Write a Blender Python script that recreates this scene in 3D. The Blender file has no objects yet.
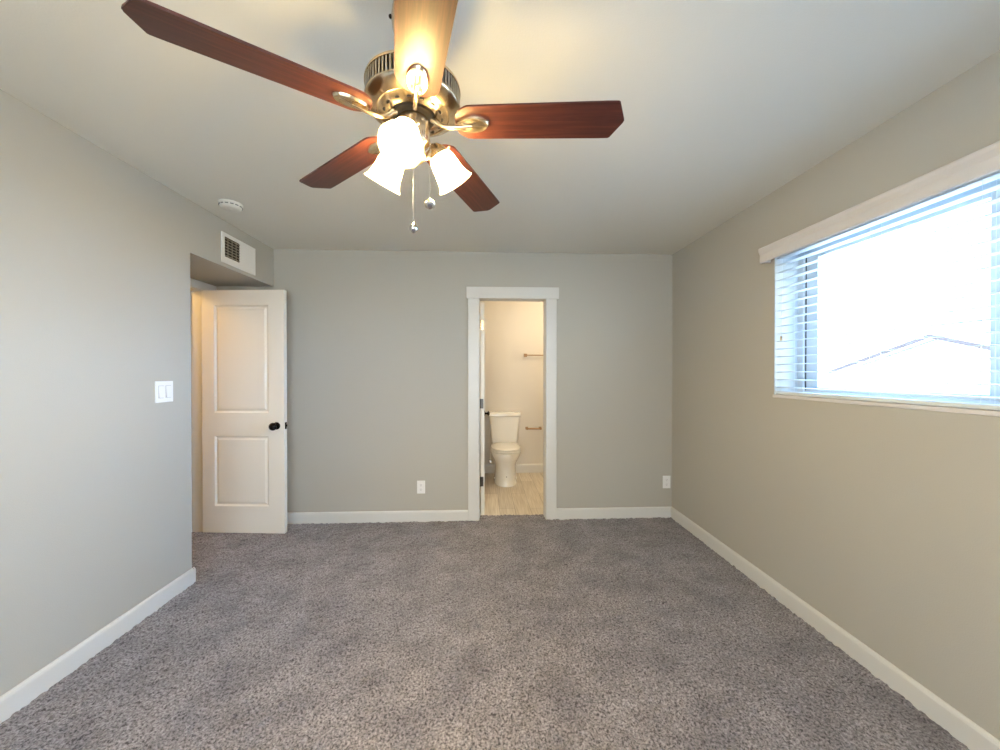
import bpy, bmesh, math, random
import numpy as np
from mathutils import Vector, Matrix

random.seed(4)
PI = math.pi
sc = bpy.context.scene
C = sc.collection

# ------------------------------------------------------------------ camera
cam_d = bpy.data.cameras.new('camera')
cam_d.sensor_width = 36.0
cam_d.lens = 373.0 / 1000.0 * 36.0
cam_d.clip_start = 0.02
cam = bpy.data.objects.new('camera', cam_d)
C.objects.link(cam)
cam.location = (0.0, 0.0, 1.35)
cam.rotation_euler = (PI / 2 - 0.0065, 0.0, -0.0428)
sc.camera = cam

# ------------------------------------------------------------------ view
sc.view_settings.view_transform = 'Standard'
sc.view_settings.look = 'None'
sc.view_settings.gamma = 1.0
sc.view_settings.use_curve_mapping = False
sc.view_settings.exposure = 0.24
sc.cycles.use_denoising = True
sc.cycles.max_bounces = 14
sc.cycles.diffuse_bounces = 8
sc.cycles.transparent_max_bounces = 16
sc.cycles.sample_clamp_indirect = 6.0

# ------------------------------------------------------------------ sky: shaped by direction to fill the room, pale towards -Y, deeper blue towards +X, dimmer towards +Y
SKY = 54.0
w = bpy.data.worlds.new('sky')
sc.world = w
w.use_nodes = True
nt = w.node_tree
for n in list(nt.nodes):
    nt.nodes.remove(n)
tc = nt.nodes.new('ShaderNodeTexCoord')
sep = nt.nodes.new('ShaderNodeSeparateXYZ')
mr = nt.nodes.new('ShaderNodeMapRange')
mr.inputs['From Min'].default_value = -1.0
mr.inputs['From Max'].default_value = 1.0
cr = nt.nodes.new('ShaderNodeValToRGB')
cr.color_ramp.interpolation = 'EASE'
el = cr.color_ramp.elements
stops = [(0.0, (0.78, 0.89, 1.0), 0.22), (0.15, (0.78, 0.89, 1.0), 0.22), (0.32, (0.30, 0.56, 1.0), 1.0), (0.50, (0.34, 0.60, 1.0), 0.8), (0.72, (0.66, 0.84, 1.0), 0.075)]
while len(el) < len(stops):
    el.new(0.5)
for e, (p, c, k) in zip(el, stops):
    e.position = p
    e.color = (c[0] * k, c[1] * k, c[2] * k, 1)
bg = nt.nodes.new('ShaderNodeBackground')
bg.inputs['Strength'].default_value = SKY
out = nt.nodes.new('ShaderNodeOutputWorld')
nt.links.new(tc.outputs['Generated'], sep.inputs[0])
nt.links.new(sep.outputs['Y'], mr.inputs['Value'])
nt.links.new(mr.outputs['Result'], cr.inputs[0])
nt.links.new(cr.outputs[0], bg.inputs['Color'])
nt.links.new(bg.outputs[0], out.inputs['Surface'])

sd = bpy.data.lights.new('sun', 'SUN')
sd.energy = 26.0
sd.angle = math.radians(2)
sd.color = (1.0, 0.95, 0.88)
sun = bpy.data.objects.new('sun', sd)
C.objects.link(sun)
sun.rotation_euler = Vector((-0.62, 0.25, 0.75)).to_track_quat('Z', 'Y').to_euler()


def point(name, loc, energy, col, radius):
    d = bpy.data.lights.new(name, 'POINT')
    d.energy = energy
    d.color = col
    d.shadow_soft_size = radius
    o = bpy.data.objects.new(name, d)
    o.location = loc
    C.objects.link(o)
    return o


point('bathroom_lamp', (1.05, 4.1, 2.25), 27.0, (1.0, 0.80, 0.54), 0.12)
point('hallway_lamp', (-3.05, 2.75, 2.3), 20.0, (1.0, 0.62, 0.24), 0.10)

BULB = 2700.0      # emission of the three fan bulbs

# ------------------------------------------------------------------ materials
def mat(name, col, rough=0.5, metal=0.0, spec=0.5, coat=0.0):
    m = bpy.data.materials.new(name)
    m.use_nodes = True
    b = m.node_tree.nodes['Principled BSDF']
    b.inputs['Base Color'].default_value = (*col, 1)
    b.inputs['Roughness'].default_value = rough
    b.inputs['Metallic'].default_value = metal
    b.inputs['Specular IOR Level'].default_value = spec
    b.inputs['Coat Weight'].default_value = coat
    return m


def add_bump(m, scale, strength, dist=0.002, detail=3.0, kind='ShaderNodeTexNoise'):
    t = m.node_tree
    b = t.nodes['Principled BSDF']
    tcn = t.nodes.new('ShaderNodeTexCoord')
    nz = t.nodes.new(kind)
    nz.inputs['Scale'].default_value = scale
    if 'Detail' in nz.inputs:
        nz.inputs['Detail'].default_value = detail
    bp = t.nodes.new('ShaderNodeBump')
    bp.inputs['Strength'].default_value = strength
    bp.inputs['Distance'].default_value = dist
    t.links.new(tcn.outputs['Object'], nz.inputs['Vector'])
    t.links.new(nz.outputs[0], bp.inputs['Height'])
    t.links.new(bp.outputs[0], b.inputs['Normal'])
    return m


def ramp_colour(m, scale, stops, detail=4.0, stretch=(1, 1, 1), rough=0.5, dist=0.0):
    t = m.node_tree
    b = t.nodes['Principled BSDF']
    tcn = t.nodes.new('ShaderNodeTexCoord')
    mp = t.nodes.new('ShaderNodeMapping')
    mp.inputs['Scale'].default_value = stretch
    nz = t.nodes.new('ShaderNodeTexNoise')
    nz.inputs['Scale'].default_value = scale
    nz.inputs['Detail'].default_value = detail
    nz.inputs['Roughness'].default_value = rough
    nz.inputs['Distortion'].default_value = dist
    cr = t.nodes.new('ShaderNodeValToRGB')
    el = cr.color_ramp.elements
    while len(el) < len(stops):
        el.new(0.5)
    for e, (p, c) in zip(el, stops):
        e.position = p
        e.color = (*c, 1)
    t.links.new(tcn.outputs['Object'], mp.inputs['Vector'])
    t.links.new(mp.outputs[0], nz.inputs['Vector'])
    t.links.new(nz.outputs[0], cr.inputs[0])
    t.links.new(cr.outputs[0], b.inputs['Base Color'])
    return m


M = {}
M['wall'] = add_bump(mat('greige_wall_paint', (0.422, 0.400, 0.349), 0.75, spec=0.25), 260, 0.35, 0.0015)
M['ceiling'] = add_bump(mat('white_ceiling_paint', (0.70, 0.68, 0.615), 0.85, spec=0.2), 180, 0.3, 0.0015)
M['trim'] = mat('white_trim_paint', (0.62, 0.61, 0.58), 0.38)
M['door'] = mat('white_door_paint', (0.76, 0.73, 0.66), 0.42)
M['bath_wall'] = add_bump(mat('bathroom_paint', (0.66, 0.63, 0.58), 0.7, spec=0.25), 260, 0.3, 0.0015)
M['plastic'] = mat('white_plastic', (0.78, 0.77, 0.75), 0.35)
M['detector'] = mat('aged_white_plastic', (0.66, 0.64, 0.58), 0.45)
M['recess'] = mat('light_grey_gap', (0.42, 0.42, 0.42), 0.5)
M['grille'] = mat('tan_grille', (0.30, 0.26, 0.20), 0.5)
M['plastic_slot'] = mat('grey_slot', (0.16, 0.155, 0.15), 0.5)
M['vinyl'] = mat('white_window_vinyl', (0.46, 0.51, 0.54), 0.4)
M['seal'] = mat('dark_rubber_seal', (0.03, 0.035, 0.04), 0.7)
M['bronze'] = mat('dark_bronze', (0.02, 0.016, 0.014), 0.22, 0.9)
M['steel'] = mat('hinge_steel', (0.10, 0.09, 0.08), 0.35, 0.9)
M['brass_dull'] = mat('antique_brass_bar', (0.32, 0.20, 0.11), 0.35, 0.9)
M['chrome'] = mat('chrome', (0.62, 0.60, 0.57), 0.14, 1.0)
M['nickel'] = mat('warm_brushed_nickel', (0.60, 0.47, 0.31), 0.24, 1.0)
M['nickel_dark'] = mat('dark_vent_metal', (0.035, 0.028, 0.022), 0.5, 0.5)
M['nickel_grey'] = mat('grey_vent_fin_metal', (0.42, 0.38, 0.32), 0.3, 1.0)
M['porcelain'] = mat('white_porcelain', (0.80, 0.79, 0.75), 0.12, coat=0.4)
M['fascia'] = mat('brown_fascia_paint', (0.02, 0.011, 0.009), 0.8)
M['stucco'] = add_bump(mat('pale_stucco', (0.80, 0.78, 0.75), 0.9), 60, 0.4, 0.01)
M['roofing'] = ramp_colour(mat('pale_roofing', (0.7, 0.7, 0.68), 0.9), 8, [(0.3, (0.62, 0.61, 0.6)), (0.7, (0.78, 0.77, 0.75))])
M['concrete'] = ramp_colour(mat('pale_concrete', (0.7, 0.7, 0.68), 0.9), 3, [(0.3, (0.62, 0.61, 0.59)), (0.7, (0.75, 0.74, 0.72))])

M['bounce_tan'] = ramp_colour(mat('tan_bounce_earth', (0.6, 0.48, 0.3), 0.95), 2, [(0.3, (0.58, 0.46, 0.33)), (0.7, (0.70, 0.58, 0.44))])  # tan tint picked to bounce warm light indoors
M['valance'] = mat('off_white_valance', (0.60, 0.575, 0.565), 0.5)
# dark mahogany with long grain
m = mat('mahogany_blade', (0.08, 0.02, 0.012), 0.40, spec=0.3, coat=0.05)
m.node_tree.nodes['Principled BSDF'].inputs['Coat Roughness'].default_value = 0.3
ramp_colour(m, 3.0, [(0.30, (0.030, 0.009, 0.007)), (0.52, (0.062, 0.017, 0.012)), (0.72, (0.105, 0.030, 0.019))], detail=6,
            stretch=(1.2, 26, 26), rough=0.65, dist=0.4)
M['mahogany'] = m

# wood-look planks in the bathroom
m = mat('pale_wood_tile', (0.5, 0.42, 0.32), 0.35)
t = m.node_tree
b = t.nodes['Principled BSDF']
tcn = t.nodes.new('ShaderNodeTexCoord')
mp = t.nodes.new('ShaderNodeMapping')
mp.inputs['Rotation'].default_value = (0, 0, PI / 2)
bk = t.nodes.new('ShaderNodeTexBrick')
bk.inputs['Scale'].default_value = 1.0
bk.inputs['Brick Width'].default_value = 0.92
bk.inputs['Row Height'].default_value = 0.152
bk.inputs['Mortar Size'].default_value = 0.0022
bk.inputs['Color1'].default_value = (0.58, 0.52, 0.43, 1)
bk.inputs['Color2'].default_value = (0.72, 0.66, 0.56, 1)
bk.inputs['Mortar'].default_value = (0.30, 0.26, 0.21, 1)
mp2 = t.nodes.new('ShaderNodeMapping')
mp2.inputs['Scale'].default_value = (38, 1.6, 1)
nz = t.nodes.new('ShaderNodeTexNoise')
nz.inputs['Scale'].default_value = 2.0
nz.inputs['Detail'].default_value = 5
mx = t.nodes.new('ShaderNodeMix')
mx.data_type = 'RGBA'
mx.blend_type = 'MULTIPLY'
mx.inputs['Factor'].default_value = 0.75
cr = t.nodes.new('ShaderNodeValToRGB')
cr.color_ramp.elements[0].position = 0.3
cr.color_ramp.elements[0].color = (0.62, 0.56, 0.48, 1)
cr.color_ramp.elements[1].position = 0.65
cr.color_ramp.elements[1].color = (1, 1, 1, 1)
t.links.new(tcn.outputs['Object'], mp.inputs['Vector'])
t.links.new(mp.outputs[0], bk.inputs['Vector'])
t.links.new(tcn.outputs['Object'], mp2.inputs['Vector'])
t.links.new(mp2.outputs[0], nz.inputs['Vector'])
t.links.new(nz.outputs[0], cr.inputs[0])
t.links.new(bk.outputs['Color'], mx.inputs['A'])
t.links.new(cr.outputs[0], mx.inputs['B'])
t.links.new(mx.outputs['Result'], b.inputs['Base Color'])
M['bath_floor'] = m

# cut-pile carpet: mixed yarns, with shade between tufts painted as dark specks
m = mat('grey_cut_pile_carpet', (0.25, 0.22, 0.22), 0.95, spec=0.1)
t = m.node_tree
b = t.nodes['Principled BSDF']
b.inputs['Sheen Weight'].default_value = 0.25
b.inputs['Sheen Roughness'].default_value = 0.6
tcn = t.nodes.new('ShaderNodeTexCoord')
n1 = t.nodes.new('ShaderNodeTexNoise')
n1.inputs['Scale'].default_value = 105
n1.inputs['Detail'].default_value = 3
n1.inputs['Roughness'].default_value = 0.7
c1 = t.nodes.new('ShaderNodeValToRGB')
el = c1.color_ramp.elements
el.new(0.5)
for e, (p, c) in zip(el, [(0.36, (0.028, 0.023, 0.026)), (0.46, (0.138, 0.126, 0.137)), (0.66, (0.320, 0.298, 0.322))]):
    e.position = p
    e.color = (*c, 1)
n2 = t.nodes.new('ShaderNodeTexNoise')
n2.inputs['Scale'].default_value = 5.0
n2.inputs['Detail'].default_value = 6
c2 = t.nodes.new('ShaderNodeValToRGB')
c2.color_ramp.elements[0].position = 0.32
c2.color_ramp.elements[0].color = (0.72, 0.70, 0.71, 1)
c2.color_ramp.elements[1].position = 0.62
c2.color_ramp.elements[1].color = (1.14, 1.12, 1.10, 1)
mx = t.nodes.new('ShaderNodeMix')
mx.data_type = 'RGBA'
mx.blend_type = 'MULTIPLY'
mx.inputs['Factor'].default_value = 1.0
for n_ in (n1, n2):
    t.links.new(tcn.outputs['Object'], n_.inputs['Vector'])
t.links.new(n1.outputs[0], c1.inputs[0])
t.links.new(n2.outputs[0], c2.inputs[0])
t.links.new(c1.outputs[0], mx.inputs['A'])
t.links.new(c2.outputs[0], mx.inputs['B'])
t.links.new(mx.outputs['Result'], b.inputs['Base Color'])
M['carpet'] = m

# thin clear pane
m = bpy.data.materials.new('window_glass')
m.use_nodes = True
t = m.node_tree
for n in list(t.nodes):
    t.nodes.remove(n)
o_ = t.nodes.new('ShaderNodeOutputMaterial')
tr = t.nodes.new('ShaderNodeBsdfTransparent')
tr.inputs[0].default_value = (0.93, 0.96, 0.97, 1)
gl = t.nodes.new('ShaderNodeBsdfGlossy')
gl.inputs['Roughness'].default_value = 0.02
lw = t.nodes.new('ShaderNodeLayerWeight')
pw = t.nodes.new('ShaderNodeMath')
pw.operation = 'POWER'
pw.inputs[1].default_value = 5.0
fr = t.nodes.new('ShaderNodeMath')
fr.operation = 'MULTIPLY_ADD'
fr.inputs[1].default_value = 0.6
fr.inputs[2].default_value = 0.03
t.links.new(lw.outputs['Facing'], pw.inputs[0])
t.links.new(pw.outputs[0], fr.inputs[0])
ms = t.nodes.new('ShaderNodeMixShader')
t.links.new(fr.outputs[0], ms.inputs[0])
t.links.new(tr.outputs[0], ms.inputs[1])
t.links.new(gl.outputs[0], ms.inputs[2])
t.links.new(ms.outputs[0], o_.inputs['Surface'])
M['glass'] = m

# frosted lamp glass: passes the bulb's light and scatters it
m = bpy.data.materials.new('frosted_lamp_glass')
m.use_nodes = True
t = m.node_tree
for n in list(t.nodes):
    t.nodes.remove(n)
o_ = t.nodes.new('ShaderNodeOutputMaterial')
tr = t.nodes.new('ShaderNodeBsdfTransparent')
tr.inputs[0].default_value = (0.95, 0.93, 0.88, 1)
tl = t.nodes.new('ShaderNodeBsdfTranslucent')
tl.inputs[0].default_value = (0.95, 0.92, 0.86, 1)
ms = t.nodes.new('ShaderNodeMixShader')
ms.inputs[0].default_value = 0.63
t.links.new(tr.outputs[0], ms.inputs[1])
df = t.nodes.new('ShaderNodeBsdfDiffuse')
df.inputs[0].default_value = (0.95, 0.92, 0.86, 1)
m2 = t.nodes.new('ShaderNodeMixShader')
m2.inputs[0].default_value = 0.4
t.links.new(tl.outputs[0], m2.inputs[1])
t.links.new(df.outputs[0], m2.inputs[2])
t.links.new(m2.outputs[0], ms.inputs[2])
t.links.new(ms.outputs[0], o_.inputs['Surface'])
M['lamp_glass'] = m

# translucent white slats
m = mat('white_vinyl_slat', (0.60, 0.65, 0.68), 0.5)
M['slat'] = m
m = bpy.data.materials.new('lit_bulb')
m.use_nodes = True
b = m.node_tree.nodes['Principled BSDF']
b.inputs['Base Color'].default_value = (0.9, 0.88, 0.8, 1)
b.inputs['Emission Color'].default_value = (1.0, 0.74, 0.31, 1)
b.inputs['Emission Strength'].default_value = BULB
M['bulb'] = m

# ------------------------------------------------------------------ mesh helpers
def box(bm, x0, x1, y0, y1, z0, z1, bevel=0.0, seg=2):
    r = bmesh.ops.create_cube(bm, size=1.0)
    vs = r['verts']
    for v in vs:
        v.co = Vector((x0 + (v.co.x + 0.5) * (x1 - x0), y0 + (v.co.y + 0.5) * (y1 - y0), z0 + (v.co.z + 0.5) * (z1 - z0)))
    if bevel > 0:
        es = list({e for v in vs for e in v.link_edges})
        bmesh.ops.bevel(bm, geom=es, offset=bevel, segments=seg, affect='EDGES', profile=0.5)
    return vs


def lathe(bm, prof, n=48, mtx=None, cap_start=False, cap_end=False):
    """prof: list of (r, z) revolved about Z"""
    rings = []
    for r, z in prof:
        ring = []
        for i in range(n):
            a = 2 * PI * i / n
            co = Vector((r * math.cos(a), r * math.sin(a), z))
            ring.append(bm.verts.new(mtx @ co if mtx else co))
        rings.append(ring)
    for a, b_ in zip(rings[:-1], rings[1:]):
        for i in range(n):
            j = (i + 1) % n
            bm.faces.new((a[i], a[j], b_[j], b_[i]))
    if cap_start:
        bm.faces.new(rings[0][::-1])
    if cap_end:
        bm.faces.new(rings[-1])


def loft(bm, rings, cap0=True, cap1=True):
    vr = [[bm.verts.new(p) for p in r] for r in rings]
    n = len(vr[0])
    for a, b_ in zip(vr[:-1], vr[1:]):
        for i in range(n):
            j = (i + 1) % n
            bm.faces.new((a[i], a[j], b_[j], b_[i]))
    if cap0:
        bm.faces.new(vr[0][::-1])
    if cap1:
        bm.faces.new(vr[-1])


def tube(bm, pts, rad, n=10):
    """swept round bar; rad is a number or a list"""
    pts = [Vector(p) for p in pts]
    rings = []
    up = None
    for i, p in enumerate(pts):
        d = (pts[min(i + 1, len(pts) - 1)] - pts[max(i - 1, 0)]).normalized()
        if up is None:
            up = Vector((0, 0, 1)) if abs(d.z) < 0.9 else Vector((1, 0, 0))
        s = d.cross(up).normalized()
        up = s.cross(d).normalized()
        r = rad[i] if isinstance(rad, (list, tuple)) else rad
        rings.append([p + s * (r * math.cos(2 * PI * k / n)) + up * (r * math.sin(2 * PI * k / n)) for k in range(n)])
    loft(bm, rings)


def ball(bm, c, r, u=10, v=8, scale=(1, 1, 1)):
    rr = bmesh.ops.create_uvsphere(bm, u_segments=u, v_segments=v, radius=r)
    for q in rr['verts']:
        q.co = Vector((q.co.x * scale[0], q.co.y * scale[1], q.co.z * scale[2])) + Vector(c)


def obj(name, bm, m, parent=None, smooth=False, loc=None):
    bmesh.ops.recalc_face_normals(bm, faces=bm.faces[:])
    me = bpy.data.meshes.new(name)
    bm.to_mesh(me)
    bm.free()
    me.materials.append(M[m] if isinstance(m, str) else m)
    if smooth:
        me.shade_smooth()
        me.set_sharp_from_angle(angle=math.radians(smooth if smooth is not True else 40))
    o = bpy.data.objects.new(name, me)
    C.objects.link(o)
    if parent is not None:
        o.parent = parent
    if loc is not None:
        o.location = loc
    return o


def empty(name, loc, rot=(0, 0, 0)):
    o = bpy.data.objects.new(name, None)
    o.empty_display_size = 0.05
    o.location = loc
    o.rotation_euler = rot
    C.objects.link(o)
    return o


def tag(o, label, cat=None, group=None, kind=None):
    o['label'] = label
    if cat:
        o['category'] = cat
    if group:
        o['group'] = group
    if kind:
        o['kind'] = kind
    return o


def struct(name, bm, m, label=None, smooth=False):
    o = obj(name, bm, m, None, smooth)
    o['kind'] = 'structure'
    if label:
        o['label'] = label
    return o


def copy_tree(o, parent=None):
    c = o.copy()
    C.objects.link(c)
    if parent is not None:
        c.parent = parent
    for ch in list(o.children):
        copy_tree(ch, c)
    return c


NB = bmesh.new

# ------------------------------------------------------------------ dimensions
XL, XR, YB, YR, H = -1.857, 1.741, 3.384, -1.20, 2.44
YA, XA = 2.446, -2.36            # alcove: near corner on the left wall, door wall
SOF = 2.108                       # soffit over the alcove
YBB = 3.50                       # bathroom side of the back wall
YBW = 5.003                      # far bathroom wall
BX0, BX1, BZ = -0.042, 0.560, 2.018   # bathroom doorway
WY0, WY1, WZ0, WZ1 = 0.31, 2.17, 1.215, 2.085   # window opening
EY0, EY1, EZ = 2.50, 3.245, 2.045     # entry doorway

# ------------------------------------------------------------------ carpet (pile relief is real geometry)
def carpet():
    st = 0.0105
    xs = np.arange(-3.70, XR + 0.03, st)
    ys = np.arange(YR - 0.02, YBB - 0.004, st)
    nx, ny = len(xs), len(ys)
    rng = np.random.default_rng(7)
    h = rng.normal(0, 1, (nx, ny))
    h2 = (h + np.roll(h, 1, 0) + np.roll(h, 1, 1) + np.roll(np.roll(h, 1, 0), 1, 1)) / 2
    z = 0.0100 + 0.0030 * (0.55 * h + 0.6 * h2)
    z = np.clip(z, 0.001, 0.016)
    jx = rng.uniform(-0.35, 0.35, (nx, ny)) * st
    jy = rng.uniform(-0.35, 0.35, (nx, ny)) * st
    X, Y = np.meshgrid(xs, ys, indexing='ij')
    co = np.stack([X + jx, Y + jy, z], -1).reshape(-1, 3)
    idx = np.arange(nx * ny).reshape(nx, ny)
    a, b_, c, d = idx[:-1, :-1], idx[1:, :-1], idx[1:, 1:], idx[:-1, 1:]
    cx, cy = X[:-1, :-1] + st / 2, Y[:-1, :-1] + st / 2
    keep = ((cx > XL - 0.02) & (cy < YB + 0.02)) | ((cx <= XL) & (cy > YA - 0.02) & (cy < YB + 0.02)) | ((cx > BX0) & (cx < BX1) & (cy >= YB))
    f = np.stack([a, b_, c, d], -1)[keep]
    used, inv = np.unique(f, return_inverse=True)
    f = inv.reshape(-1, 4)
    co = co[used]
    me = bpy.data.meshes.new('floor')
    me.vertices.add(len(co))
    me.vertices.foreach_set('co', co.astype(np.float32).ravel())
    me.loops.add(f.size)
    me.loops.foreach_set('vertex_index', f.astype(np.int32).ravel())
    me.polygons.add(len(f))
    me.polygons.foreach_set('loop_start', np.arange(0, f.size, 4, dtype=np.int32))
    me.update(calc_edges=True)
    me.validate()
    me.shade_smooth()
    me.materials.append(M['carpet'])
    o = bpy.data.objects.new('floor', me)
    C.objects.link(o)
    tag(o, 'mottled grey cut pile carpet over the bedroom floor', kind='structure')


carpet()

# ------------------------------------------------------------------ shell
bm = NB()
box(bm, -3.8, 2.0, YR - 0.15, 5.2, H, H + 0.15)
struct('ceiling', bm, 'ceiling', 'white painted bedroom ceiling')

bm = NB()
box(bm, -2.475, XL, YR - 0.1, YA, -0.05, H)
box(bm, -2.475, XL, YA, YB, SOF, H)
# entry door wall inside the alcove
box(bm, -2.475, XA, YA, EY0, -0.05, SOF)
box(bm, -2.475, XA, EY1, YB, -0.05, SOF)
box(bm, -2.475, XA, EY0, EY1, EZ, SOF)
struct('wall_left', bm, 'wall', 'greige left wall with the entry alcove and soffit')

bm = NB()
box(bm, -3.8, BX0 - 0.02, YB, YBB, -0.05, H)
box(bm, BX1 + 0.02, XR + 0.205, YB, YBB, -0.05, H)
box(bm, BX0 - 0.02, BX1 + 0.02, YB, YBB, BZ + 0.02, H)
struct('wall_back', bm, 'wall', 'greige back wall with the bathroom doorway')

bm = NB()
xo = XR + 0.205
box(bm, XR, xo, YR - 0.1, WY0, -0.05, H)
box(bm, XR, xo, WY1, YB, -0.05, H)
box(bm, XR, xo, WY0, WY1, -0.05, WZ0)
box(bm, XR, xo, WY0, WY1, WZ1, H)
struct('wall_right', bm, 'wall', 'greige right wall with the wide window')

RX0, RX1, RZ0, RZ1 = -1.15, 0.75, 0.85, 2.05
bm = NB()
box(bm, -2.475, RX0, YR - 0.14, YR, -0.05, H)
box(bm, RX1, xo, YR - 0.14, YR, -0.05, H)
box(bm, RX0, RX1, YR - 0.14, YR, -0.05, RZ0)
box(bm, RX0, RX1, YR - 0.14, YR, RZ1, H)
struct('wall_rear', bm, 'wall', 'greige wall behind the viewer with a window added for fill daylight')

# hallway beyond the entry door
bm = NB()
box(bm, -3.8, -3.65, 2.0, YB, -0.05, H)
box(bm, -3.65, -2.475, 2.0, YA, -0.05, H)
struct('wall_hallway', bm, 'bath_wall', 'hallway wall beyond the entry door')

# bathroom shell
bm = NB()
box(bm, -0.30, 1.75, YBW, YBW + 0.1, -0.05, H)
struct('wall_bathroom', bm, 'bath_wall', 'cream far wall of the bathroom behind the toilet')
bm = NB()
box(bm, -0.30, -0.16, YBB, YBW, -0.05, H)
struct('wall_bathroom_left', bm, 'bath_wall', 'cream left wall of the bathroom')
bm = NB()
box(bm, 1.62, 1.75, YBB, YBW, -0.05, H)
struct('wall_bathroom_right', bm, 'bath_wall', 'cream right wall of the bathroom')
bm = NB()
box(bm, -0.30, 1.75, YBB - 0.035, YBW + 0.05, -0.05, 0.002)
struct('floor_bathroom', bm, 'bath_floor', 'pale wood-look plank floor of the bathroom')

# ------------------------------------------------------------------ baseboards
def base_profile(t=0.014, h=0.106):
    return [(0, -0.02), (t, -0.02), (t, h - 0.016), (t - 0.003, h - 0.006), (t - 0.008, h), (0, h)]


def baseboard(bm, p0, p1, nrm, h=0.106):
    n = Vector((*nrm, 0))
    rings = []
    for p in (p0, p1):
        rings.append([Vector((*p, 0)) + n * a + Vector((0, 0, z)) for a, z in base_profile(h=h)])
    loft(bm, rings)


def base_obj(name, segs, label, h=0.106):
    bm = NB()
    for s in segs:
        baseboard(bm, *s, h=h)
    return struct(name, bm, 'trim', label)


base_obj('baseboard_back', [((XA, YB), (-0.146, YB), (0, -1))], 'white baseboard along the back wall left of the bathroom doorway')
base_obj('baseboard_back', [((0.661, YB), (XR, YB), (0, -1))], 'white baseboard along the back wall right of the bathroom doorway')
base_obj('baseboard_right', [((XR, YR), (XR, YB), (-1, 0))], 'white baseboard along the right wall under the window')
base_obj('baseboard_left', [((XL, YR), (XL, YA + 0.014), (1, 0)), ((XL + 0.014, YA), (XA, YA), (0, 1))],
         'white baseboard along the left wall ending at the alcove corner')
base_obj('baseboard_rear', [((XL, YR), (XR, YR), (0, 1))], 'white baseboard behind the viewer')
base_obj('baseboard_bathroom', [((-0.16, YBW), (1.62, YBW), (0, -1))], 'white baseboard behind the toilet', h=0.118)

base_obj('baseboard_hallway', [((-3.65, YA), (-3.65, YB), (1, 0)), ((-3.65, YB), (-2.475, YB), (0, -1))], 'white baseboard in the hallway beyond the entry door')

# ------------------------------------------------------------------ bathroom doorway trim and jamb
bm = NB()
box(bm, -0.144, -0.046, YB - 0.018, YB, -0.02, 2.018, 0.0025)
box(bm, 0.563, 0.660, YB - 0.018, YB, -0.02, 2.018, 0.0025)
box(bm, -0.158, 0.680, YB - 0.024, YB, 2.018, 2.122, 0.0025)
struct('trim_1', bm, 'trim', 'white casing with a square head board around the bathroom doorway')
bm = NB()
box(bm, BX0 - 0.02, BX0, YB, YBB, -0.02, BZ)
box(bm, BX1, BX1 + 0.02, YB, YBB, -0.02, BZ)
box(bm, BX0 - 0.02, BX1 + 0.02, YB, YBB, BZ, BZ + 0.02)
# stops
box(bm, BX0, BX0 + 0.003, YB + 0.038, YB + 0.072, -0.02, BZ, 0.001)
box(bm, BX1 - 0.003, BX1, YB + 0.038, YB + 0.072, -0.02, BZ, 0.001)
box(bm, BX0, BX1, YB + 0.038, YB + 0.072, BZ - 0.003, BZ, 0.001)
struct('trim_2', bm, 'trim', 'white jamb lining the bathroom doorway')

# entry doorway casing and jamb
bm = NB()
cx0, cx1 = XA, XA + 0.016
box(bm, cx0, cx1, EY1 + 0.008, YB - 0.002, -0.02, EZ - 0.008, 0.002)
box(bm, cx0, cx1, YA + 0.002, EY0 - 0.006, -0.02, EZ - 0.008, 0.002)
box(bm, cx0, cx1, YA + 0.002, YB - 0.002, EZ - 0.008, SOF - 0.002, 0.002)
struct('trim_3', bm, 'trim', 'white casing around the entry doorway under the soffit')
bm = NB()
box(bm, -2.475, XA, EY1 - 0.012, EY1, -0.02, EZ)
box(bm, -2.475, XA, EY0, EY0 + 0.012, -0.02, EZ)
box(bm, -2.475, XA, EY0, EY1, EZ - 0.012, EZ)
box(bm, -2.474, -2.452, EY1 - 0.024, EY1 - 0.012, -0.02, EZ - 0.012, 0.002)
struct('trim_4', bm, 'trim', 'white jamb of the entry doorway behind the open door')

# ------------------------------------------------------------------ doors
def panel_slab(bm, w_, h_, t_, panels):
    """slab in local X 0..w, Y 0..t, Z 0..h with moulded panels on both faces"""
    xs = sorted({0.0, w_} | {p[0] for p in panels} | {p[1] for p in panels})
    zs = sorted({0.0, h_} | {p[2] for p in panels} | {p[3] for p in panels})
    for y, flip in ((0.0, False), (t_, True)):
        V = {(i, k): bm.verts.new((x, y, z)) for i, x in enumerate(xs) for k, z in enumerate(zs)}
        pf = []
        for i in range(len(xs) - 1):
            for k in range(len(zs) - 1):
                q = [V[i, k], V[i + 1, k], V[i + 1, k + 1], V[i, k + 1]]
                f = bm.faces.new(q[::-1] if flip else q)
                mx_, mz = (xs[i] + xs[i + 1]) / 2, (zs[k] + zs[k + 1]) / 2
                if any(p[0] < mx_ < p[1] and p[2] < mz < p[3] for p in panels):
                    pf.append(f)
        bm.normal_update()
        for f in pf:
            for th, dp in ((0.005, -0.002), (0.012, -0.010), (0.010, 0.0), (0.022, 0.008)):
                bmesh.ops.inset_individual(bm, faces=[f], thickness=th, depth=dp)
    # rim
    for q in ([(0, 0, 0), (w_, 0, 0), (w_, t_, 0), (0, t_, 0)], [(0, 0, h_), (0, t_, h_), (w_, t_, h_), (w_, 0, h_)],
              [(0, 0, 0), (0, t_, 0), (0, t_, h_), (0, 0, h_)], [(w_, 0, 0), (w_, 0, h_), (w_, t_, h_), (w_, t_, 0)]):
        bm.faces.new([bm.verts.new(p) for p in q])


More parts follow.
